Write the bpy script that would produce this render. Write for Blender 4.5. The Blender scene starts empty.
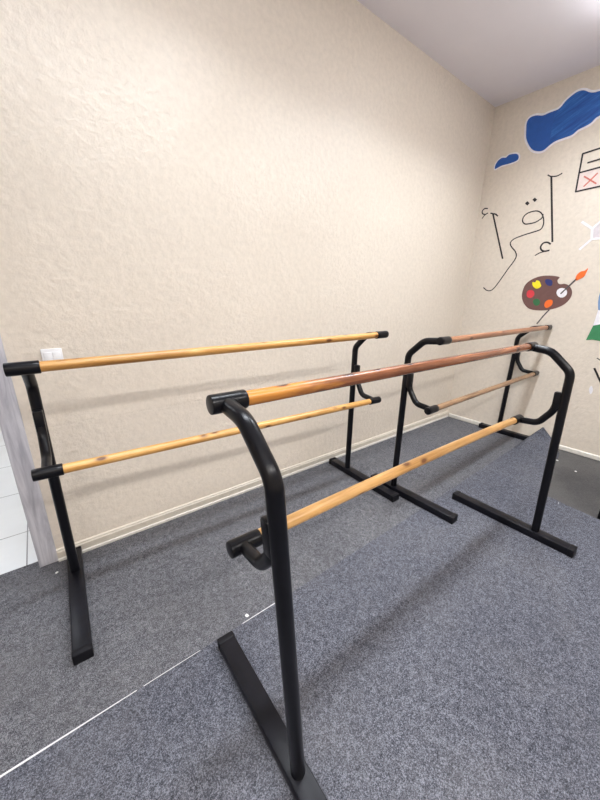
import bpy, bmesh, math, random
from mathutils import Vector, Matrix
random.seed(7)
scene = bpy.context.scene
COL = scene.collection
PI = math.pi
H = 2.768            # ceiling height
XW, YW = -5.4, -4.6  # the unseen walls

# ------------------------------------------------------------------ materials
def new_mat(name):
    m = bpy.data.materials.new(name); m.use_nodes = True
    nt = m.node_tree
    return m, nt, nt.nodes['Principled BSDF']
def N(nt, t, **kw):
    n = nt.nodes.new(t)
    for k, v in kw.items(): setattr(n, k, v)
    return n
def srgb(r, g, b):
    f = lambda c: (c/255/12.92) if c/255 <= .04045 else ((c/255+.055)/1.055)**2.4
    return (f(r), f(g), f(b), 1)
def ramp(nt, fac, stops):
    r = N(nt, 'ShaderNodeValToRGB'); e = r.color_ramp.elements
    while len(e) < len(stops): e.new(.5)
    for el, (p, c) in zip(e, stops): el.position = p; el.color = c
    nt.links.new(fac, r.inputs[0]); return r.outputs[0]
def coords(nt, scale=(1, 1, 1), kind='Object'):
    tc = N(nt, 'ShaderNodeTexCoord'); mp = N(nt, 'ShaderNodeMapping')
    mp.inputs['Scale'].default_value = scale
    nt.links.new(tc.outputs[kind], mp.inputs['Vector']); return mp.outputs[0]
def noise(nt, vec, scale, detail=4, rough=.6, dist=0):
    n = N(nt, 'ShaderNodeTexNoise'); n.inputs['Scale'].default_value = scale
    n.inputs['Detail'].default_value = detail; n.inputs['Roughness'].default_value = rough
    n.inputs['Distortion'].default_value = dist
    nt.links.new(vec, n.inputs['Vector']); return n.outputs[0]
def mixc(nt, fac, a, b, mode='MIX'):
    m = N(nt, 'ShaderNodeMix', data_type='RGBA', blend_type=mode)
    for s, v in ((0, fac), (6, a), (7, b)):
        if hasattr(v, 'links') or hasattr(v, 'is_linked'): nt.links.new(v, m.inputs[s])
        else: m.inputs[s].default_value = v
    return m.outputs[2]
def math_(nt, op, a, b=0.0, clamp=False):
    m = N(nt, 'ShaderNodeMath', operation=op); m.use_clamp = clamp
    for s, v in ((0, a), (1, b)):
        if hasattr(v, 'is_linked'): nt.links.new(v, m.inputs[s])
        else: m.inputs[s].default_value = v
    return m.outputs[0]
def bump(nt, bsdf, h, strength, dist):
    b = N(nt, 'ShaderNodeBump'); b.inputs['Strength'].default_value = strength
    b.inputs['Distance'].default_value = dist
    nt.links.new(h, b.inputs['Height']); nt.links.new(b.outputs[0], bsdf.inputs['Normal'])

def plain(name, col, rough=.5, spec=.5, vary=.06, metal=0, scale=30):
    m, nt, b = new_mat(name)
    n = noise(nt, coords(nt), scale, 3)
    lo = tuple(c*(1-vary) for c in col[:3]) + (1,); hi = tuple(min(1, c*(1+vary)) for c in col[:3]) + (1,)
    nt.links.new(ramp(nt, n, [(.3, lo), (.7, hi)]), b.inputs['Base Color'])
    b.inputs['Roughness'].default_value = rough; b.inputs['Specular IOR Level'].default_value = spec
    b.inputs['Metallic'].default_value = metal
    return m

def wall_mat(name, col, rough, bumpy, seam=False):
    m, nt, b = new_mat(name)
    v = coords(nt)
    big = noise(nt, v, 1.1, 3)
    fine = noise(nt, v, 38, 5, .62)
    mid = noise(nt, v, 13, 4, .6, .4)
    c1 = tuple(c*.955 for c in col[:3]) + (1,)
    cc = ramp(nt, big, [(.35, c1), (.65, col)])
    grain = ramp(nt, fine, [(.32, (.91, .91, .91, 1)), (.62, (1, 1, 1, 1))])
    nt.links.new(mixc(nt, 1.0, cc, grain, 'MULTIPLY'), b.inputs['Base Color'])
    patch = ramp(nt, noise(nt, v, 2.2, 3), [(.38, (.25, .25, .25, 1)), (.6, (1, 1, 1, 1))])
    h = math_(nt, 'ADD', math_(nt, 'MULTIPLY', fine, .8), math_(nt, 'MULTIPLY', mid, .45))
    h = math_(nt, 'MULTIPLY', h, patch)
    if seam:   # the hairline joint across the plaster
        sx = N(nt, 'ShaderNodeSeparateXYZ'); nt.links.new(v, sx.inputs[0])
        wob = math_(nt, 'MULTIPLY', math_(nt, 'SUBTRACT', noise(nt, v, 6, 3), .5), .025)
        z = math_(nt, 'SUBTRACT', math_(nt, 'ADD', sx.outputs[2], wob), .665)
        g = math_(nt, 'LESS_THAN', math_(nt, 'ABSOLUTE', z), .004)
        h = math_(nt, 'SUBTRACT', h, math_(nt, 'MULTIPLY', g, 1.0))
    bump(nt, b, h, bumpy, .012)
    b.inputs['Roughness'].default_value = rough
    return m

def carpet_mat(name, dark, mid, light, stain=.0, stain_col=(.1, .1, .1, 1)):
    m, nt, b = new_mat(name)
    v = coords(nt)
    mo = N(nt, 'ShaderNodeVectorMath', operation='ADD'); mo.inputs[1].default_value = (.371, .713, .2347)
    nt.links.new(v, mo.inputs[0]); v = mo.outputs[0]
    f = noise(nt, v, 370, 2, .75)
    f2 = noise(nt, v, 185, 3, .7)
    f3 = noise(nt, v, 62, 4, .75)
    s = math_(nt, 'ADD', math_(nt, 'ADD', math_(nt, 'MULTIPLY', f, .5), math_(nt, 'MULTIPLY', f2, .25)), math_(nt, 'MULTIPLY', f3, .25))
    c = ramp(nt, s, [(.39, dark), (.5, mid), (.61, light)])
    big = ramp(nt, noise(nt, v, 1.6, 4, .6), [(.35, (.84, .84, .86, 1)), (.65, (1.06, 1.06, 1.06, 1))])
    c = mixc(nt, 1.0, c, big, 'MULTIPLY')
    if stain:
        st = ramp(nt, noise(nt, v, 3.3, 5, .65), [(.45, (0, 0, 0, 1)), (.7, (stain,)*3 + (1,))])
        c = mixc(nt, st, c, stain_col)
    nt.links.new(c, b.inputs['Base Color'])
    b.inputs['Roughness'].default_value = .95; b.inputs['Specular IOR Level'].default_value = .12
    bump(nt, b, s, .7, .006)
    return m

def wood_mat(name, a, bcol, c, knot, shift=0.0, rough=.34, bare=None):
    m, nt, b = new_mat(name)
    tc = N(nt, 'ShaderNodeTexCoord'); mp = N(nt, 'ShaderNodeMapping')
    mp.inputs['Location'].default_value = (shift, shift*.37, shift*.21)
    nt.links.new(tc.outputs['Object'], mp.inputs[0]); v = mp.outputs[0]
    def sc(s):
        q = N(nt, 'ShaderNodeMapping'); q.inputs['Scale'].default_value = s
        nt.links.new(v, q.inputs[0]); return q.outputs[0]
    g = noise(nt, sc((2.2, 46, 46)), 1.6, 6, .62, .6)
    base = ramp(nt, g, [(.28, a), (.5, bcol), (.72, c)])
    along = ramp(nt, noise(nt, sc((3.4, 3, 3)), 1.0, 4, .6), [(.35, (.80, .76, .72, 1)), (.62, (1.08, 1.06, 1.03, 1))])
    base = mixc(nt, 1.0, base, along, 'MULTIPLY')
    if bare:     # the end of the stick where the stain was left off
        sx = N(nt, 'ShaderNodeSeparateXYZ'); nt.links.new(tc.outputs['Object'], sx.inputs[0])
        d = math_(nt, 'ADD', math_(nt, 'SUBTRACT', sx.outputs[0], bare[0]),
                  math_(nt, 'MULTIPLY', math_(nt, 'SUBTRACT', noise(nt, sc((9, 40, 40)), 1.0, 4), .5), .35))
        k = math_(nt, 'MULTIPLY', d, 7.0, True)
        bare_c = ramp(nt, g, [(.28, bare[1]), (.72, bare[2])])
        base = mixc(nt, k, bare_c, base)
    vo = N(nt, 'ShaderNodeTexVoronoi'); vo.inputs['Scale'].default_value = 1.0
    nt.links.new(sc((8.5, 19, 19)), vo.inputs['Vector'])
    kn = ramp(nt, vo.outputs[0], [(.11, (1, 1, 1, 1)), (.16, (.45, .45, .45, 1)), (.25, (0, 0, 0, 1))])
    base = mixc(nt, kn, base, knot)
    nt.links.new(base, b.inputs['Base Color'])
    b.inputs['Roughness'].default_value = rough
    b.inputs['Coat Weight'].default_value = .25; b.inputs['Coat Roughness'].default_value = .25
    return m

def tile_mat(name, col, size, off):
    m, nt, b = new_mat(name)
    v = coords(nt); sx = N(nt, 'ShaderNodeSeparateXYZ'); nt.links.new(v, sx.inputs[0])
    def g(o, d):
        q = math_(nt, 'FRACT', math_(nt, 'DIVIDE', math_(nt, 'SUBTRACT', o, d), size))
        q = math_(nt, 'MINIMUM', q, math_(nt, 'SUBTRACT', 1.0, q))
        return math_(nt, 'LESS_THAN', q, .006)
    gr = math_(nt, 'MAXIMUM', g(sx.outputs[0], off[0]), g(sx.outputs[1], off[1]))
    cl = ramp(nt, noise(nt, v, 5, 5, .6), [(.3, tuple(c*.95 for c in col[:3]) + (1,)), (.7, col)])
    nt.links.new(mixc(nt, gr, cl, srgb(150, 155, 160)), b.inputs['Base Color'])
    b.inputs['Roughness'].default_value = .22
    return m

def grain_mat(name, lo, hi):
    m, nt, b = new_mat(name)
    g = noise(nt, coords(nt, (30, 30, 2.4)), 1.0, 6, .65, 1.2)
    nt.links.new(ramp(nt, g, [(.32, lo), (.6, hi)]), b.inputs['Base Color'])
    b.inputs['Roughness'].default_value = .45
    return m

def brush_mat(name, a, b_, c):     # long streaks left by a wide paint brush
    m, nt, b = new_mat(name)
    tc = N(nt, 'ShaderNodeTexCoord'); mp = N(nt, 'ShaderNodeMapping')
    mp.inputs['Rotation'].default_value = (.42, 0, 0)
    nt.links.new(tc.outputs['Object'], mp.inputs[0])
    m2 = N(nt, 'ShaderNodeMapping'); m2.inputs['Scale'].default_value = (1, 5, 42)
    nt.links.new(mp.outputs[0], m2.inputs[0])
    g = noise(nt, m2.outputs[0], 1.0, 5, .7, .5)
    nt.links.new(ramp(nt, g, [(.36, a), (.55, b_), (.74, c)]), b.inputs['Base Color'])
    b.inputs['Roughness'].default_value = .5
    return m

M = {}
M['wall'] = wall_mat('beige_plaster', (.775, .695, .600, 1), .33, .6, True)
M['wall_back'] = wall_mat('beige_painted_wall', (.775, .695, .600, 1), .6, .45)
M['wall_plain'] = plain('unseen_wall_paint', (.80, .72, .61, 1), .6)
M['ceiling'] = plain('ceiling_paint', (.90, .88, .95, 1), .8, .2, .02, scale=2)
M['base_cream'] = plain('cream_baseboard_paint', (.70, .64, .55, 1), .4)
M['base_white'] = plain('white_trim_paint', (.76, .73, .67, 1), .4)
M['carpet_a'] = carpet_mat('grey_felt_carpet', (.034, .035, .041, 1), (.124, .126, .142, 1), (.31, .313, .335, 1), .35, (.13, .126, .13, 1))
M['carpet_b'] = carpet_mat('blue_grey_felt_carpet', (.026, .028, .036, 1), (.101, .106, .130, 1), (.26, .27, .32, 1), .22, (.16, .155, .16, 1))
M['subfloor'] = carpet_mat('dusty_dark_floor', (.085, .082, .083, 1), (.112, .108, .108, 1), (.14, .136, .135, 1), .3, (.16, .155, .15, 1))
M['edge'] = plain('white_selvedge', (.75, .75, .78, 1), .8)
M['black'] = plain('black_powder_coat', (.004, .0042, .0065, 1), .28, .26, .25)
M['black_dull'] = plain('black_foot_paint', (.006, .0062, .010, 1), .36, .22, .35, scale=14)
M['rubber'] = plain('black_rubber', (.006, .006, .009, 1), .5, .22)
M['pine_1'] = wood_mat('yellow_pine', srgb(176, 124, 60), srgb(208, 157, 88), srgb(224, 183, 118), srgb(104, 62, 28), 1.3)
M['pine_2'] = wood_mat('honey_pine', srgb(178, 126, 62), srgb(210, 159, 90), srgb(226, 185, 120), srgb(104, 62, 28), 4.7)
M['pine_3'] = wood_mat('pale_pine', srgb(190, 140, 76), srgb(218, 170, 106), srgb(234, 195, 138), srgb(116, 70, 34), 8.1)
M['red_wood'] = wood_mat('red_brown_stain', srgb(96, 54, 34), srgb(132, 80, 52), srgb(166, 110, 74), srgb(72, 34, 20), 2.9, .26,
                         (.17, srgb(180, 108, 36), srgb(212, 148, 68)))
M['brown_wood'] = wood_mat('rosy_brown_wood', srgb(128, 82, 54), srgb(158, 108, 76), srgb(184, 136, 102), srgb(90, 54, 34), 6.2, .4)
M['grey_wood'] = wood_mat('greyish_brown_wood', srgb(122, 92, 66), srgb(150, 118, 88), srgb(172, 142, 112), srgb(94, 68, 48), 3.6, .45)
M['casing'] = grain_mat('grey_wood_grain_laminate', srgb(164, 163, 173), srgb(204, 203, 210))
M['tile'] = tile_mat('white_floor_tile', (.80, .84, .88, 1), .49, (-3.618, .35))
M['switch'] = plain('white_plastic', (.82, .82, .84, 1), .3)
M['paper'] = plain('white_lint', (.9, .9, .9, 1), .8)
M['cloud_streak'] = brush_mat('streaky_blue_paint', srgb(22, 72, 150), srgb(36, 98, 180), srgb(84, 140, 206))
M['cloud_flat'] = plain('flat_blue_paint', srgb(34, 88, 170), .5)
M['white_paint'] = plain('white_wall_paint', srgb(236, 234, 240), .5)
M['pale_paint'] = plain('pale_lilac_paint', srgb(212, 204, 208), .5)
M['pink_paint'] = plain('pale_pink_paint', srgb(222, 206, 200), .5)
M['ink'] = plain('black_marker_paint', srgb(30, 25, 29), .5)
M['thin_ink'] = plain('thin_grey_marker', srgb(84, 78, 80), .5)
M['red_ink'] = plain('red_marker', srgb(204, 112, 100), .5)
M['palette'] = plain('brown_paint', srgb(110, 78, 74), .5)
for n, c in (('yellow', (240, 226, 40)), ('navy', (40, 48, 108)), ('red', (214, 62, 72)), ('green', (48, 106, 66)), ('orange', (240, 112, 44)),
             ('flag_blue', (122, 150, 190)), ('flag_green', (58, 132, 88))):
    M[n] = plain(n + '_paint', srgb(*c), .5)
def glow(name, strength):
    m, nt, b = new_mat(name)
    b.inputs['Base Color'].default_value = (.9, .9, .9, 1)
    b.inputs['Emission Color'].default_value = (.97, .98, 1, 1); b.inputs['Emission Strength'].default_value = strength
    return m
M['diffuser'] = glow('lit_diffuser', 10)
M['metal_white'] = plain('white_enamel', (.8, .8, .8, 1), .4)

# ------------------------------------------------------------------ helpers
def obj(name, bm, mat, parent=None, smooth=True):
    me = bpy.data.meshes.new(name)
    bmesh.ops.recalc_face_normals(bm, faces=bm.faces)
    bm.to_mesh(me); bm.free()
    for m in (mat if isinstance(mat, (list, tuple)) else [mat]): me.materials.append(m)
    o = bpy.data.objects.new(name, me); COL.objects.link(o)
    if parent: o.parent = parent
    if smooth:
        me.shade_smooth()
        me.set_sharp_from_angle(angle=math.radians(40))
    return o
def tag(o, label, cat, group=None):
    o['label'] = label; o['category'] = cat
    if group: o['group'] = group
    return o
def empty(name, loc, rz=0):
    o = bpy.data.objects.new(name, None); COL.objects.link(o)
    o.location = loc; o.rotation_euler = (0, 0, rz); o.empty_display_size = .1
    return o
def struct(o): o['kind'] = 'structure'; return o
def add_box(bm, lo, hi, bev=0):
    b2 = bmesh.new(); bmesh.ops.create_cube(b2, size=1)
    for v in b2.verts:
        v.co = Vector([lo[i] + (v.co[i] + .5)*(hi[i] - lo[i]) for i in range(3)])
    if bev: bmesh.ops.bevel(b2, geom=list(b2.edges), offset=bev, segments=2, affect='EDGES', profile=.5)
    me = bpy.data.meshes.new('tmp'); b2.to_mesh(me); b2.free(); bm.from_mesh(me); bpy.data.meshes.remove(me)
def box(lo, hi, bev=0):
    bm = bmesh.new(); add_box(bm, lo, hi, bev); return bm
def fillet(pts, r, n=7):
    pts = [Vector(p) for p in pts]; out = [pts[0]]
    for i in range(1, len(pts)-1):
        a, b, c = pts[i-1], pts[i], pts[i+1]
        rr = min(r, (a-b).length*.48, (c-b).length*.48)
        p, q = b + (a-b).normalized()*rr, b + (c-b).normalized()*rr
        for k in range(n+1):
            t = k/n; out.append(p*(1-t)**2 + b*2*t*(1-t) + q*t*t)
    out.append(pts[-1]); return out
def add_tube(bm, pts, r, seg=20, cap_bev=.0):
    pts = [Vector(p) for p in pts]; rings = []
    t0 = (pts[1]-pts[0]).normalized()
    up = Vector((0, 0, 1)) if abs(t0.z) < .9 else Vector((1, 0, 0))
    nrm = (up - t0*up.dot(t0)).normalized()
    path = [(p, r) for p in pts]
    if cap_bev:
        e0, e1 = (pts[1]-pts[0]).normalized(), (pts[-1]-pts[-2]).normalized()
        path = [(pts[0], r-cap_bev), (pts[0]+e0*cap_bev*.3, r-cap_bev*.3), (pts[0]+e0*cap_bev, r)] + path[1:-1] + \
               [(pts[-1]-e1*cap_bev, r), (pts[-1]-e1*cap_bev*.3, r-cap_bev*.3), (pts[-1], r-cap_bev)]
    for i, (p, rr) in enumerate(path):
        a = path[max(i-1, 0)][0]; b = path[min(i+1, len(path)-1)][0]
        t = (b-a).normalized()
        nrm = (nrm - t*nrm.dot(t)).normalized(); bi = t.cross(nrm)
        rings.append([bm.verts.new(p + (nrm*math.cos(2*PI*k/seg) + bi*math.sin(2*PI*k/seg))*rr) for k in range(seg)])
    for a, b in zip(rings, rings[1:]):
        for k in range(seg): bm.faces.new((a[k], a[(k+1) % seg], b[(k+1) % seg], b[k]))
    bm.faces.new(rings[0][::-1]); bm.faces.new(rings[-1])
def prism(bm, pts, z0, z1):
    lo = [bm.verts.new((x, y, z0)) for x, y in pts]; hi = [bm.verts.new((x, y, z1)) for x, y in pts]
    n = len(pts)
    bm.faces.new(hi); bm.faces.new(lo[::-1])
    for i in range(n): bm.faces.new((lo[i], lo[(i+1) % n], hi[(i+1) % n], hi[i]))
    bm.normal_update()
    bmesh.ops.triangulate(bm, faces=[f for f in bm.faces if len(f.verts) > 4])

# outlines of the wall painting, (y, z) in metres on wall_back
MURAL = {
    'cloud_big': [(-0.2831, 2.5211), (-0.278, 2.5692), (-0.2938, 2.597), (-0.335, 2.5988), (-0.3858, 2.5819), (-0.4247, 2.5852), (-0.4758, 2.5865), (-0.4987, 2.597), (-0.5237, 2.6245), (-0.5555, 2.6451), (-0.5884, 2.6565), (-0.6244, 2.65), (-0.6639, 2.6238), (-0.694, 2.6126), (-0.7218, 2.6102), (-0.7663, 2.6013), (-0.8143, 2.5724), (-0.8396, 2.528), (-0.8339, 2.4859), (-0.7942, 2.4772), (-0.7555, 2.4583), (-0.7351, 2.4512), (-0.712, 2.4294), (-0.6747, 2.4175), (-0.6414, 2.4098), (-0.61, 2.3888), (-0.5618, 2.3845), (-0.5121, 2.3801), (-0.4763, 2.3647), (-0.441, 2.3418), (-0.4069, 2.3419), (-0.3608, 2.364), (-0.3237, 2.4082), (-0.2942, 2.4641)],
    'cloud_small': [(-0.0827, 2.3018), (-0.0823, 2.3315), (-0.0973, 2.3572), (-0.1269, 2.3713), (-0.1597, 2.3655), (-0.1807, 2.3785), (-0.2117, 2.3772), (-0.2436, 2.3686), (-0.2612, 2.3471), (-0.2568, 2.323), (-0.2236, 2.3146), (-0.1852, 2.3129), (-0.1376, 2.3133), (-0.1065, 2.3063)],
    'alif_r': [(-0.5318, 2.1385), (-0.6349, 1.6686)],
    'serif_r': [(-0.5051, 2.1582), (-0.5282, 2.1434), (-0.5689, 2.1366), (-0.5989, 2.1468)],
    'hamza_r': [(-0.6246, 1.6522), (-0.6025, 1.6663), (-0.575, 1.6648), (-0.56, 1.641), (-0.5678, 1.6163), (-0.5933, 1.6019), (-0.6247, 1.605)],
    'hamza_r2': [(-0.5979, 1.6), (-0.564, 1.5925), (-0.5328, 1.5754)],
    'qaf': [(-0.5233, 1.8515), (-0.4878, 1.8306), (-0.4454, 1.825), (-0.4078, 1.8274), (-0.3848, 1.8533), (-0.3866, 1.883), (-0.4076, 1.9048), (-0.4425, 1.9137), (-0.4787, 1.912), (-0.5106, 1.8938), (-0.5327, 1.8601), (-0.5455, 1.8106), (-0.5349, 1.7727), (-0.4949, 1.7588), (-0.4167, 1.743), (-0.3438, 1.7208), (-0.3206, 1.6919), (-0.3365, 1.6585), (-0.3701, 1.6236), (-0.3884, 1.5856), (-0.3774, 1.5432), (-0.3408, 1.4804), (-0.2975, 1.3988), (-0.2582, 1.3313), (-0.2282, 1.302), (-0.1922, 1.3023), (-0.1567, 1.3276)],
    'qaf2': [(-0.5187, 1.8464), (-0.5281, 1.8622), (-0.5274, 1.8796)],
    'dot1': [(-0.3772, 1.985), (-0.3924, 1.9983), (-0.412, 1.9801), (-0.3988, 1.965)],
    'dot2': [(-0.4281, 2.0017), (-0.4427, 2.0146), (-0.4633, 1.9964), (-0.4492, 1.9819)],
    'alif_l': [(-0.1299, 1.947), (-0.2792, 1.5715)],
    'serif_l': [(-0.1094, 1.9567), (-0.1314, 1.9483), (-0.1529, 1.9417), (-0.1728, 1.9243)],
    'hamza_l': [(-0.0742, 1.9991), (-0.0489, 2.0035), (-0.0305, 1.9874), (-0.0361, 1.9655), (-0.061, 1.955), (-0.0809, 1.9613)],
    'hamza_l2': [(-0.0646, 1.9544), (-0.0509, 1.9421), (-0.0394, 1.926)],
    'box': [(-0.7049, 2.245), (-0.7156, 2.0008), (-0.921, 2.009), (-0.9008, 2.2601)],
    'box_mid': [(-0.7118, 2.1236), (-0.9115, 2.1345)],
    'box_line': [(-0.7497, 2.1777), (-0.8638, 2.1856)],
    'box_cell': [(-0.7118, 2.1236), (-0.7156, 2.0008), (-0.921, 2.009), (-0.9115, 2.1345)],
    'x1': [(-0.7477, 2.0915), (-0.8288, 2.0291)],
    'x2': [(-0.8217, 2.0945), (-0.7922, 2.0607), (-0.7598, 2.0264)],
    'mol1': [(-0.8017, 1.7836), (-0.8721, 1.7302)],
    'mol2': [(-0.8721, 1.7302), (-0.8852, 1.6576)],
    'mol3': [(-0.8852, 1.6576), (-0.8277, 1.5943)],
    'mol4': [(-0.8721, 1.7302), (-0.9202, 1.7821), (-0.9831, 1.7414), (-0.9984, 1.6659), (-0.9478, 1.658), (-0.8852, 1.6576)],
    'mol_fill': [(-0.8721, 1.7302), (-0.9202, 1.7821), (-0.9831, 1.7414), (-0.9984, 1.6659), (-0.9478, 1.658), (-0.8852, 1.6576)],
    'palette': [(-0.7377, 1.3994), (-0.7303, 1.377), (-0.7374, 1.3556), (-0.7559, 1.3445), (-0.7859, 1.3469), (-0.8183, 1.3298), (-0.843, 1.2921), (-0.8461, 1.2471), (-0.8231, 1.2012), (-0.7829, 1.1693), (-0.7252, 1.1471), (-0.6551, 1.1382), (-0.5785, 1.1472), (-0.5275, 1.1874), (-0.4976, 1.2452), (-0.4943, 1.303), (-0.508, 1.3516), (-0.5397, 1.3829), (-0.5733, 1.4008), (-0.6146, 1.4117), (-0.6709, 1.4125)],
    'yellow': [(-0.5572, 1.3473), (-0.5564, 1.3665), (-0.575, 1.3628), (-0.5836, 1.3784), (-0.604, 1.3715), (-0.6165, 1.3523), (-0.6246, 1.3333), (-0.6133, 1.3177), (-0.5937, 1.3132), (-0.5736, 1.3246)],
    'navy': [(-0.6464, 1.3672), (-0.6487, 1.3842), (-0.6695, 1.385), (-0.6924, 1.3751), (-0.7007, 1.355), (-0.6979, 1.335), (-0.68, 1.3338), (-0.6608, 1.3451)],
    'red': [(-0.5299, 1.2782), (-0.5368, 1.2977), (-0.5601, 1.3023), (-0.5806, 1.2893), (-0.5887, 1.2635), (-0.5776, 1.244), (-0.5578, 1.2374), (-0.5369, 1.2504)],
    'green': [(-0.592, 1.2018), (-0.5934, 1.2247), (-0.6126, 1.233), (-0.6354, 1.2219), (-0.6431, 1.1979), (-0.6338, 1.1783), (-0.6117, 1.1777)],
    'orange': [(-0.6791, 1.1777), (-0.6796, 1.2033), (-0.6956, 1.2226), (-0.7205, 1.2245), (-0.7317, 1.2105), (-0.7313, 1.1853), (-0.7143, 1.1659), (-0.694, 1.1605)],
    'hole': [(-0.7441, 1.2775), (-0.7482, 1.3036), (-0.7699, 1.3155), (-0.7981, 1.3076), (-0.8134, 1.2848), (-0.8113, 1.2576), (-0.7906, 1.2422), (-0.7634, 1.2498)],
    'brush_a': [(-0.7748, 1.2728), (-0.8107, 1.3224), (-0.8522, 1.3805)],
    'brush_b': [(-0.7188, 1.1437), (-0.6895, 1.0973), (-0.6546, 1.0294)],
    'bristle': [(-0.8493, 1.3704), (-0.8481, 1.4054), (-0.8673, 1.432), (-0.8927, 1.4393), (-0.9086, 1.4555), (-0.9041, 1.426), (-0.8969, 1.3977), (-0.8749, 1.3798)],
    'flag_blue': [(-1.0184, 1.2837), (-1.017, 1.248), (-1.0219, 1.2049), (-1.0342, 1.1544), (-1.0805, 1.1502), (-1.1111, 1.1655), (-1.0814, 1.2973), (-1.0475, 1.2976)],
    'flag_white': [(-1.0342, 1.1544), (-1.0299, 1.0387), (-1.0679, 1.0502), (-1.105, 1.0409), (-1.1361, 1.0547), (-1.1111, 1.1655), (-1.0805, 1.1502)],
    'flag_green': [(-1.0299, 1.0387), (-1.0101, 0.9271), (-1.048, 0.934), (-1.095, 0.9282), (-1.1423, 0.9257), (-1.1614, 0.9426), (-1.1361, 1.0547), (-1.105, 1.0409), (-1.0679, 1.0502)],
    'stroke1': [(-1.1086, 0.717), (-1.1609, 0.6313), (-1.1891, 0.5853)],
    'stroke2': [(-1.1072, 0.7977), (-1.1264, 0.7866), (-1.1544, 0.7676)],
    'blot': [(-1.1124, 0.544), (-1.1132, 0.5688), (-1.1222, 0.5789), (-1.1333, 0.5568), (-1.1357, 0.5287), (-1.127, 0.5143)],
}
P1, P2, P3, EXPO = 14, 19.5, 9, 0.46

# ------------------------------------------------------------------ the room
bm = bmesh.new(); add_box(bm, (XW, YW, -.12), (0, .0, -.006)); struct(obj('floor', bm, M['subfloor'], smooth=False))
bm = bmesh.new(); add_box(bm, (XW-.12, YW-.12, H), (.12, .12, H+.1)); struct(obj('ceiling', bm, M['ceiling'], smooth=False))
DX0, DX1, DH = -4.47, -3.565, 2.06          # doorway in the long wall
bm = bmesh.new()
add_box(bm, (DX1, 0, -.12), (0, .12, H)); add_box(bm, (XW, 0, -.12), (DX0, .12, H)); add_box(bm, (DX0, 0, DH), (DX1, .12, H))
struct(obj('wall_left', bm, M['wall'], smooth=False))
struct(obj('wall_back', box((0, YW, -.12), (.12, .12, H)), M['wall_back'], smooth=False))
struct(obj('wall_right', box((XW, YW-.12, -.12), (.12, YW, H)), M['wall_plain'], smooth=False))
struct(obj('wall_front', box((XW-.12, YW-.12, -.12), (XW, .12, H)), M['wall_plain'], smooth=False))
# door lining: flat casing round the opening plus the reveal
bm = bmesh.new()
cw = .068
for x0, x1 in ((DX1-.004, DX1+cw), (DX0-cw, DX0+.004)): add_box(bm, (x0, -.008, 0), (x1, .0, DH-.004), .001)
add_box(bm, (DX0-cw, -.008, DH-.004), (DX1+cw, .0, DH+cw), .002)
add_box(bm, (DX1-.004, 0, 0), (DX1, .12, DH)); add_box(bm, (DX0, 0, 0), (DX0+.004, .12, DH)); add_box(bm, (DX0, 0, DH-.004), (DX1, .12, DH))
struct(obj('trim_1', bm, M['casing'], smooth=False))
# baseboards
bm = bmesh.new()
prof = [(0, 0), (-.014, 0), (-.014, .048), (-.010, .051), (-.010, .058), (-.004, .061), (0, .061)]
def extrude_profile(bm, prof, a, b, axis):
    def P(v, t, z): return (t, v, z) if axis == 'x' else (v, t, z)
    A = [bm.verts.new(P(v, a, z)) for v, z in prof]; B = [bm.verts.new(P(v, b, z)) for v, z in prof]
    n = len(prof)
    for i in range(n): bm.faces.new((A[i], A[(i+1) % n], B[(i+1) % n], B[i]))
    bm.faces.new(A); bm.faces.new(B[::-1])
extrude_profile(bm, prof, DX1+cw, -.001, 'x')
bb = struct(obj('baseboard_left', bm, M['base_cream'], smooth=False))
bm = bmesh.new(); extrude_profile(bm, [(-.0135, 0), (-.020, 0), (-.020, .012), (-.0135, .016)], DX1+cw, -.02, 'x')
struct(obj('trim_2', bm, M['base_white'], smooth=False))
bm = bmesh.new(); extrude_profile(bm, [(0, 0), (-.012, 0), (-.012, .030), (-.006, .036), (0, .036)], YW, -.022, 'y')
struct(obj('baseboard_back', bm, M['base_white'], smooth=False))
# corridor seen through the doorway
CX0, CX1, CY = -5.3, -2.6, 2.7
struct(obj('floor_corridor', box((CX0, 0.0, -.12), (CX1, CY, -.004)), M['tile'], smooth=False))
bm = bmesh.new(); add_box(bm, (CX0-.1, CY, -.12), (CX1+.1, CY+.1, H)); add_box(bm, (CX0-.1, .12, -.12), (CX0, CY, H)); add_box(bm, (CX1, .12, -.12), (CX1+.1, CY, H))
struct(obj('wall_corridor', bm, M['wall_plain'], smooth=False))
struct(obj('ceiling_corridor', box((CX0-.1, .12, H), (CX1+.1, CY+.1, H+.1)), M['ceiling'], smooth=False))

# ------------------------------------------------------------------ carpets
bm = bmesh.new()
prism(bm, [(XW+.01, -.03), (DX0-.07, -.03), (DX0-.07, -.0085), (DX0+.005, -.0085), (DX0+.005, .046), (DX1-.005, .046), (DX1-.005, -.0085), (DX1+cw, -.0085), (DX1+cw, -.0205), (-.0225, -.0205), (-.025, -.786), (-.6, -.792), (-1.7, -.818), (-2.8, -.829), (-3.7, -.829), (XW+.01, -.829)], -.0058, 0)
tag(obj('carpet', bm, M['carpet_a'], smooth=False), 'grey felt carpet strip laid along the long beige wall, reaching the doorway', 'carpet')
rt = empty('carpet', (0, 0, 0))
tag(rt, 'blue-grey felt carpet sheet under the nearest barre, one corner curling up the painted wall', 'carpet')
bm = bmesh.new()
prism(bm, [(-.30, -.786), (-.6, -.789), (-1.7, -.815), (-2.8, -.826), (-3.7, -.826), (XW+.01, -.826), (XW+.01, YW+.01), (-1.045, YW+.01), (-1.02, -2.2), (-.985, -1.55), (-.982, -1.47), (-.968, -1.40), (-.966, -1.34), (-.948, -1.27), (-.942, -1.19), (-.62, -1.125), (-.30, -1.085)], -.0058, .002)
obj('sheet', bm, M['carpet_b'], rt, False)
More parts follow.
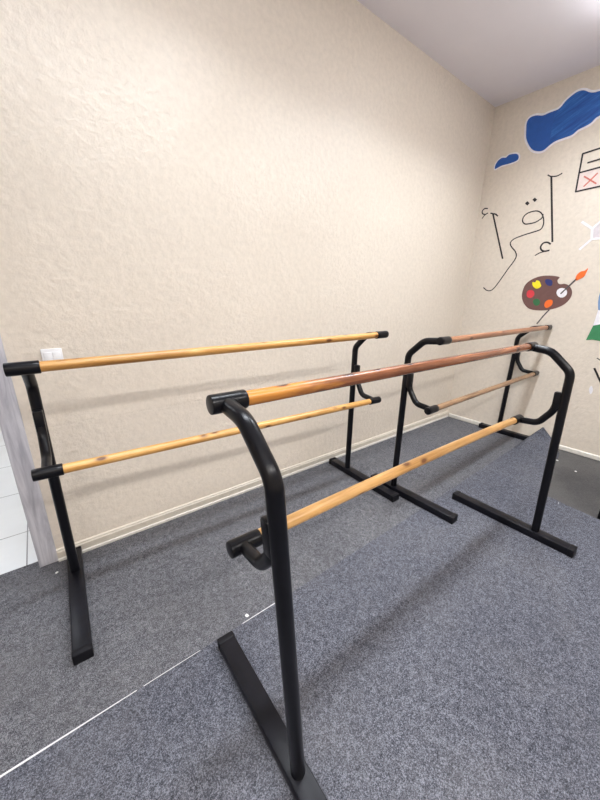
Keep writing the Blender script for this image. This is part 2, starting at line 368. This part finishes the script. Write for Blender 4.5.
bm = bmesh.new()      # curled corner, riding over the barre foot and leaning on the wall
rows = [(-.30, .002, -.784, -1.085), (-.22, .008, -.784, -1.08), (-.15, .024, -.791, -1.068), (-.095, .047, -.804, -1.04), (-.055, .058, -.811, -1.005), (-.028, .078, -.825, -.968), (-.020, .110, -.847, -.930), (-.017, .150, -.876, -.888)]
top = []
for x, z, ya, yb in rows:
    top.append([bm.verts.new((x, ya + (yb-ya)*k/8, z + (.006*math.sin(k*1.3) if 0 < k < 8 and z > .03 else 0) - (z*.55*max(0, (k-5)/3)**2 if z < .07 else 0))) for k in range(9)])
for a, b in zip(top, top[1:]):
    for k in range(8): bm.faces.new((a[k], a[k+1], b[k+1], b[k]))
o = obj('curled_corner', bm, M['carpet_b'], rt)
md = o.modifiers.new('thickness', 'SOLIDIFY'); md.thickness = .004; md.offset = -1
bm = bmesh.new()
for pts in ([(-3.95, -.8248), (-3.62, -.8252), (-3.33, -.8258), (-3.33, -.8272), (-3.62, -.8300), (-3.95, -.8300)], [(-2.95, -.8255), (-2.78, -.8250), (-2.78, -.8274), (-2.95, -.8272)], [(-3.31, -.8262), (-3.12, -.8262), (-3.12, -.8272), (-3.31, -.8274)]):
    bm = bmesh.new(); prism(bm, pts, .0005, .0042)
    obj('edge_thread', bm, M['edge'], rt, False)['label'] = 'white frayed thread along the carpet edge'

# ------------------------------------------------------------------ ballet barres
TUBE, BAR, CAP = .0188, .0175, .0215
def barre(label, x0, x1, y, ang, sg, h, hl, rt, rl, ext, back, front, lean_v, lean_u, top_mat, low_mat, bow=(0, 0)):
    L = x1-x0
    root = empty('ballet_barre', (x0, y, 0), ang)
    tag(root, label, 'ballet barre', 'portable double ballet barres')
    top_rail_z = h; fz = .041
    def place(bm, e):          # slight splay of each end frame, zero at the top bar
        for v in bm.verts:
            k = 1-min(v.co.z, 1.0)
            v.co.x += e*L + k*lean_u[e]; v.co.y = sg*(v.co.y + k*lean_v[e])
        return bm
    for e in (0, 1):
        bm = bmesh.new()
        knee = [(0, 0, fz-.004), (0, 0, h[e]-.100), (0, .092, h[e]-.013), (0, rt, h[e]-.003)]
        add_tube(bm, fillet(knee, .026), TUBE)
        obj('upright', place(bm, e), M['black'], root)
        bm = bmesh.new()
        fw = .029
        add_box(bm, (-fw, -back, .001), (fw, front, fz), .004)
        foot = obj('foot', place(bm, e), M['black_dull'], root)
        for a, b in ((-back-.004, -back+.022), (front-.022, front+.004)):
            bm = box((-fw-.0015, a, 0), (fw+.0015, b, fz+.0018), .004)
            obj('end_cap', place(bm, e), M['rubber'], foot)
        bm = bmesh.new()       # sleeve on the post and the bent arm of the lower bar
        add_box(bm, (-.016, TUBE-.006, .712), (.016, TUBE+.025, .80), .006)
        arm = [(0, TUBE+.011, .735), (0, TUBE+.018, .700), (0, .088, hl[e]+.010), (0, rl, hl[e])]
        add_tube(bm, fillet(arm, .026), .0162, 18)
        obj('bracket', place(bm, e), M['black'], root)
    def pt(e, v, z):           # a point of end frame e in the barre's own space
        k = 1-min(z, 1.0)
        return Vector((e*L + k*lean_u[e], sg*(v + k*lean_v[e]), z))
    for name, v, z, mat, bw in (('top_bar', rt, h, top_mat, bow[0]), ('lower_bar', rl, hl, low_mat, bow[1])):
        A, B = pt(0, v, z[0]), pt(1, v, z[1]); d = (B-A).normalized()
        a, b = A - d*(ext-.004), B + d*(ext-.004)
        bm = bmesh.new()
        add_tube(bm, [a + (b-a)*t + Vector((0, 0, bw*4*t*(1-t))) for t in [i/16 for i in range(17)]], BAR)
        obj(name, bm, mat, root)
        for s, c in ((A, d), (B, -d)):
            bm = bmesh.new()
            q = [s - c*ext, s - c*(ext*.5), s + c*.03, s + c*.048]
            add_tube(bm, q, CAP, 24, .003)
            obj('bar_socket', bm, M['black'], root)
    return root
barre('black ballet barre along the long beige wall with two yellow pine bars',
      -3.4334, -1.7704, -.1686, -.0364, -1, (.991, 1.012), (.621, .602), .2105, .201, .0406, .169, .443, (.0045, -.0061), (-.0039, -.0008), M['pine_1'], M['pine_2'])
barre('black ballet barre in the far corner, one end at the painted wall, dull rosy-brown bars',
      -1.6893, -.0543, -.5766, .0161, -1, (1.006, 1.007), (.616, .615), .2041, .19, .0439, .1689, .4219, (.0022, -.0086), (-.0099, .0143), M['brown_wood'], M['grey_wood'])
barre('nearest black ballet barre with a red-brown stained top bar above a pale pine bar',
      -3.0894, -1.4611, -1.2703, -.0142, 1, (.998, .998), (.629, .615), .1795, .1816, .0353, .1741, .4493, (-.0372, -.0279), (.0485, .006), M['red_wood'], M['pine_3'], (0, .011))

# ------------------------------------------------------------------ switch, stool, lint
sw = empty('light_switch', (-3.352, 0, .962))
tag(sw, 'white double light switch on the beige wall beside the doorway', 'light switch')
obj('plate', box((-.036, -.009, -.038), (.036, 0, .038), .003), M['switch'], sw)
for x in (-.015, .015): obj('rocker', box((x-.0135, -.013, -.024), (x+.0135, -.008, .024), .002), M['switch'], sw)

st = empty('stool', (-.775, -1.675, -.006))
tag(st, 'black stool on the dark bare floor, one square leg just entering at right edge', 'stool')
for sx in (-1, 1):
    for sy in (-1, 1):
        obj('leg', box((sx*.175-.015, sy*.175-.015, 0), (sx*.175+.015, sy*.175+.015, .44), .002), M['black'], st)
obj('seat', box((-.2, -.2, .44), (.2, .2, .475), .012), M['black_dull'], st)
obj('frame', box((-.185, -.185, .41), (.185, .185, .44), .004), M['black'], st)

def lint(x, y, z, s, label):
    bm = bmesh.new(); bmesh.ops.create_icosphere(bm, subdivisions=2, radius=s)
    for v in bm.verts: v.co *= random.uniform(.6, 1.25); v.co.z = v.co.z*.45
    mz = min(v.co.z for v in bm.verts)
    for v in bm.verts: v.co.z -= mz
    o = obj('lint_speck', bm, M['paper'], None); o.location = (x, y, z)
    tag(o, label, 'lint', 'white specks on the floor')
lint(-3.508, -.093, 0, .007, 'white lint speck on the grey carpet at the doorway corner')
lint(-2.92, -.806, 0, .007, 'white lint speck by the carpet seam near the nearest barre foot')
lint(-.977, -1.296, -.006, .010, 'white lint speck on the dark bare floor closest to the black stool leg')
lint(-.295, -1.095, .002, .008, 'white lint speck on the carpet edge just right of the curled carpet corner')
lint(-.372, -1.237, -.006, .007, 'white lint speck on the dark bare floor near the painted wall')

# ------------------------------------------------------------------ wall painting (paint on the plaster of wall_back)
def smooth_loop(p, closed=True, n=5):
    out = []; k = len(p)
    for i in range(k if closed else k-1):
        g = lambda j: Vector(p[j % k]) if closed else Vector(p[min(max(j, 0), k-1)])
        a, b, c, d = g(i-1), g(i), g(i+1), g(i+2)
        for s in range(n):
            t = s/n
            out.append(.5*((2*b) + (c-a)*t + (2*a-5*b+4*c-d)*t*t + (3*b-a-3*c+d)*t**3))
    if not closed: out.append(Vector(p[-1]))
    return out
def grow(p, d):
    n = len(p); area = sum(p[i].x*p[(i+1) % n].y - p[(i+1) % n].x*p[i].y for i in range(n))
    s = 1 if area > 0 else -1; out = []
    for i in range(n):
        t = (p[(i+1) % n]-p[i-1]).normalized(); out.append(p[i] + Vector((t.y, -t.x))*d*s)
    return out
def patch(name, pts, mat, layer, parent=None, smooth=True, org=(0, 0)):
    """a coat of paint: closed outline in (y, z) on the wall face"""
    p = smooth_loop(pts) if smooth else [Vector(q) for q in pts]
    return coat(name, p, mat, layer, parent, org)
def coat(name, p, mat, layer, parent, org=(0, 0)):
    bm = bmesh.new(); x1 = -.0012*layer
    A = [bm.verts.new((x1, q[0]-org[0], q[1]-org[1])) for q in p]; B = [bm.verts.new((0.0, q[0]-org[0], q[1]-org[1])) for q in p]
    n = len(p); f = bm.faces.new(A)
    for i in range(n): bm.faces.new((A[i], B[i], B[(i+1) % n], A[(i+1) % n]))
    bm.normal_update()
    bmesh.ops.triangulate(bm, faces=[f])
    return obj(name, bm, mat, parent, False)
def stroke(name, lines, mat, layer, parent, org=(0, 0)):
    """brush lines [(points, width, smooth)] as flat ribbons on the wall face, one mesh"""
    bm = bmesh.new()
    for i0, (pts, w, sm) in enumerate(lines):
        x1 = -.0012*layer - .00025*i0
        p = smooth_loop(pts, False, 6) if sm else [Vector(q) for q in pts]
        L, R = [], []
        for i, q in enumerate(p):
            t = (p[min(i+1, len(p)-1)]-p[max(i-1, 0)]).normalized(); nn = Vector((-t.y, t.x))*w*.5
            if i == 0: q = q - t*w*.3
            if i == len(p)-1: q = q + t*w*.3
            for S, s in ((L, 1), (R, -1)):
                c = q + nn*s - Vector(org)
                S.append((bm.verts.new((x1, c.x, c.y)), bm.verts.new((0, c.x, c.y))))
        for i in range(len(p)-1):
            bm.faces.new((L[i][0], R[i][0], R[i+1][0], L[i+1][0]))
            bm.faces.new((L[i][1], L[i][0], L[i+1][0], L[i+1][1])); bm.faces.new((R[i][0], R[i][1], R[i+1][1], R[i+1][0]))
        for i in (0, -1): bm.faces.new((L[i][0], L[i][1], R[i][1], R[i][0]))
    return obj(name, bm, mat, parent, False)
U = MURAL
def center(p): return (sum(q[0] for q in p)/len(p), sum(q[1] for q in p)/len(p))
def mural_root(name, key, label, cat):
    c = center(U[key]); r = empty(name, (0, c[0], c[1])); tag(r, label, cat); return r, c

r, c = mural_root('painted_cloud', 'cloud_big', 'large streaky blue cloud with white outline painted high on the wall', 'wall painting')
p = smooth_loop(U['cloud_big'])
coat('outline', grow(p, .014), M['white_paint'], 1, r, c); coat('cloud_body', p, M['cloud_streak'], 2, r, c)
lobe = [q for q in p if q.x > -.475]
coat('flat_lobe', lobe, M['cloud_flat'], 3, r, c)['label'] = 'flat darker blue lobe'
r, c = mural_root('painted_cloud', 'cloud_small', 'small blue cloud painted near the corner, left of the large cloud', 'wall painting')
p = smooth_loop(U['cloud_small'])
coat('outline', grow(p, .010), M['white_paint'], 1, r, c); coat('cloud_body', p, M['cloud_flat'], 2, r, c)

r, c = mural_root('painted_word', 'qaf', 'black Arabic word brushed on the beige wall below the clouds', 'wall lettering')
I = M['ink']
stroke('letter', [(U['alif_r'], .0128, False), (U['serif_r'], .008, True)], I, 1, r, c)
stroke('letter', [(U['qaf'], .0085, True), (U['qaf2'], .0085, True)], I, 1, r, c)
stroke('letter', [(U['alif_l'], .0128, False), (U['serif_l'], .010, True)], I, 1, r, c)
stroke('hamza', [(U['hamza_r'], .012, True), (U['hamza_r2'], .008, True)], I, 1, r, c)
stroke('hamza', [(U['hamza_l'], .009, True), (U['hamza_l2'], .007, True)], I, 1, r, c)
patch('dot', U['dot1'], I, 1, r, False, c); patch('dot', U['dot2'], I, 1, r, False, c)

r, c = mural_root('painted_box', 'box', 'outlined two-row box with a red cross, drawn at the right edge', 'wall drawing')
patch('cell', U['box_cell'], M['pink_paint'], 1, r, False, c)
b = U['box']
stroke('frame_lines', [(b[:2], .010, False), (b[1:3], .010, False), ([b[2], b[3]], .010, False), ([b[3], b[0]], .010, False), (U['box_mid'], .010, False), (U['box_line'], .009, False)], M['ink'], 2, r, c)
stroke('cross', [(U['x1'], .009, False), (U['x2'], .009, True)], M['red_ink'], 2, r, c)

r, c = mural_root('painted_molecule', 'mol_fill', 'white branching ring figure painted under the outlined box', 'wall drawing')
patch('ring_fill', U['mol_fill'], M['pale_paint'], 1, r, False, c)
stroke('white_lines', [(U[k], .015, False) for k in ('mol1', 'mol2', 'mol3', 'mol4')], M['white_paint'], 2, r, c)

r, c = mural_root('painted_palette', 'palette', 'brown artist palette with paint dabs and orange brush painted on the wall', 'wall painting')
patch('palette_board', U['palette'], M['palette'], 2, r, True, c)
for k in ('yellow', 'navy', 'red', 'green', 'orange'): patch('paint_dab', U[k], M[k], 3, r, True, c)['label'] = k.replace('navy', 'navy blue') + ' paint dab'
patch('thumb_hole', U['hole'], M['white_paint'], 3, r, True, c)
br = stroke('brush_handle', [(U['brush_a'], .010, False)], M['thin_ink'], 4, r, c)
stroke('brush_handle', [(U['brush_b'], .010, False)], M['thin_ink'], 1, r, c)
patch('bristles', U['bristle'], M['orange'], 4, br, True, c)

r, c = mural_root('painted_flag', 'flag_white', 'blue, white and green striped flag painted at the right edge', 'wall painting')
for k, m in (('flag_blue', 'flag_blue'), ('flag_white', 'white_paint'), ('flag_green', 'flag_green')): patch('stripe', U[k], M[m], 2, r, False, c)
r, c = mural_root('painted_strokes', 'stroke1', 'black brush strokes painted below the flag at the right edge', 'wall drawing')
stroke('thick_stroke', [(U['stroke1'], .013, False)], M['ink'], 1, r, c); stroke('thin_stroke', [(U['stroke2'], .007, False)], M['thin_ink'], 1, r, c)
o = patch('paint_blot', U['blot'], M['white_paint'], 1, None, True)
tag(o, 'small white paint blot on the wall under the black strokes', 'paint blot')

# ------------------------------------------------------------------ lights
COOL = (.88, .94, 1)
def ceiling_light(x, y, label, power, col=(1, .955, .90), length=1.2, wid=.16):
    r = empty('ceiling_light', (x, y, H)); tag(r, label, 'ceiling light', 'linear ceiling lights')
    l2, w2 = length/2+.02, wid/2+.015
    obj('housing', box((-l2, -w2, -.05), (l2, w2, 0), .006), M['metal_white'], r)
    obj('diffuser', box((-length/2, -wid/2, -.085), (length/2, wid/2, -.045), .012), M['diffuser'], r)
    d = bpy.data.lights.new('tube_light', 'AREA'); d.shape = 'RECTANGLE'; d.size = length; d.size_y = wid
    d.energy = power; d.color = col; d.spread = math.radians(140)
    o = bpy.data.objects.new('tube_light', d); COL.objects.link(o); o.location = (x, y, H-.09)
ceiling_light(-1.12, -.97, 'long white ceiling light nearest the painted wall, on the long-wall side', P1*1.2, COOL)
ceiling_light(-2.8, -.97, 'long white ceiling light above the two nearest barre ends', P1*.9, COOL)
ceiling_light(-1.5, -3.0, 'long white ceiling light nearest the painted wall, on the far side of the room', P2)
ceiling_light(-3.05, -3.0, 'long white ceiling light behind the viewer in the middle of the room', P2)
ceiling_light(-4.6, -3.0, 'long white ceiling light by the front wall, far side of the room', P2)
ceiling_light(-3.9, 1.3, 'unseen light added to stand in for daylight in the tiled corridor', P3, (.78, .88, 1), 1.2, .3)  # added lamp, brightens the corridor tiles in place of cool daylight

w = bpy.data.worlds.new('World'); scene.world = w; w.use_nodes = True
w.node_tree.nodes['Background'].inputs[0].default_value = (.75, .8, .9, 1); w.node_tree.nodes['Background'].inputs[1].default_value = .3

# ------------------------------------------------------------------ camera
cd = bpy.data.cameras.new('camera'); cam = bpy.data.objects.new('camera', cd); COL.objects.link(cam)
cd.sensor_fit = 'VERTICAL'; cd.sensor_height = 36; cd.lens = 331.03/800*36; cd.clip_start = .02
cd.shift_x = -1.317/800; cd.shift_y = 3.346/800
R, Uv, B = (.791891, -.610533, .012578), (.175622, .247421, .952859), (-.584864, -.752351, .303153)
cam.matrix_world = Matrix(((R[0], Uv[0], B[0], -3.372), (R[1], Uv[1], B[1], -1.7228), (R[2], Uv[2], B[2], 1.2125), (0, 0, 0, 1)))
scene.camera = cam
vs = scene.view_settings
vs.view_transform = 'Standard'; vs.look = 'None'; vs.gamma = 1; vs.use_curve_mapping = False; vs.exposure = EXPO
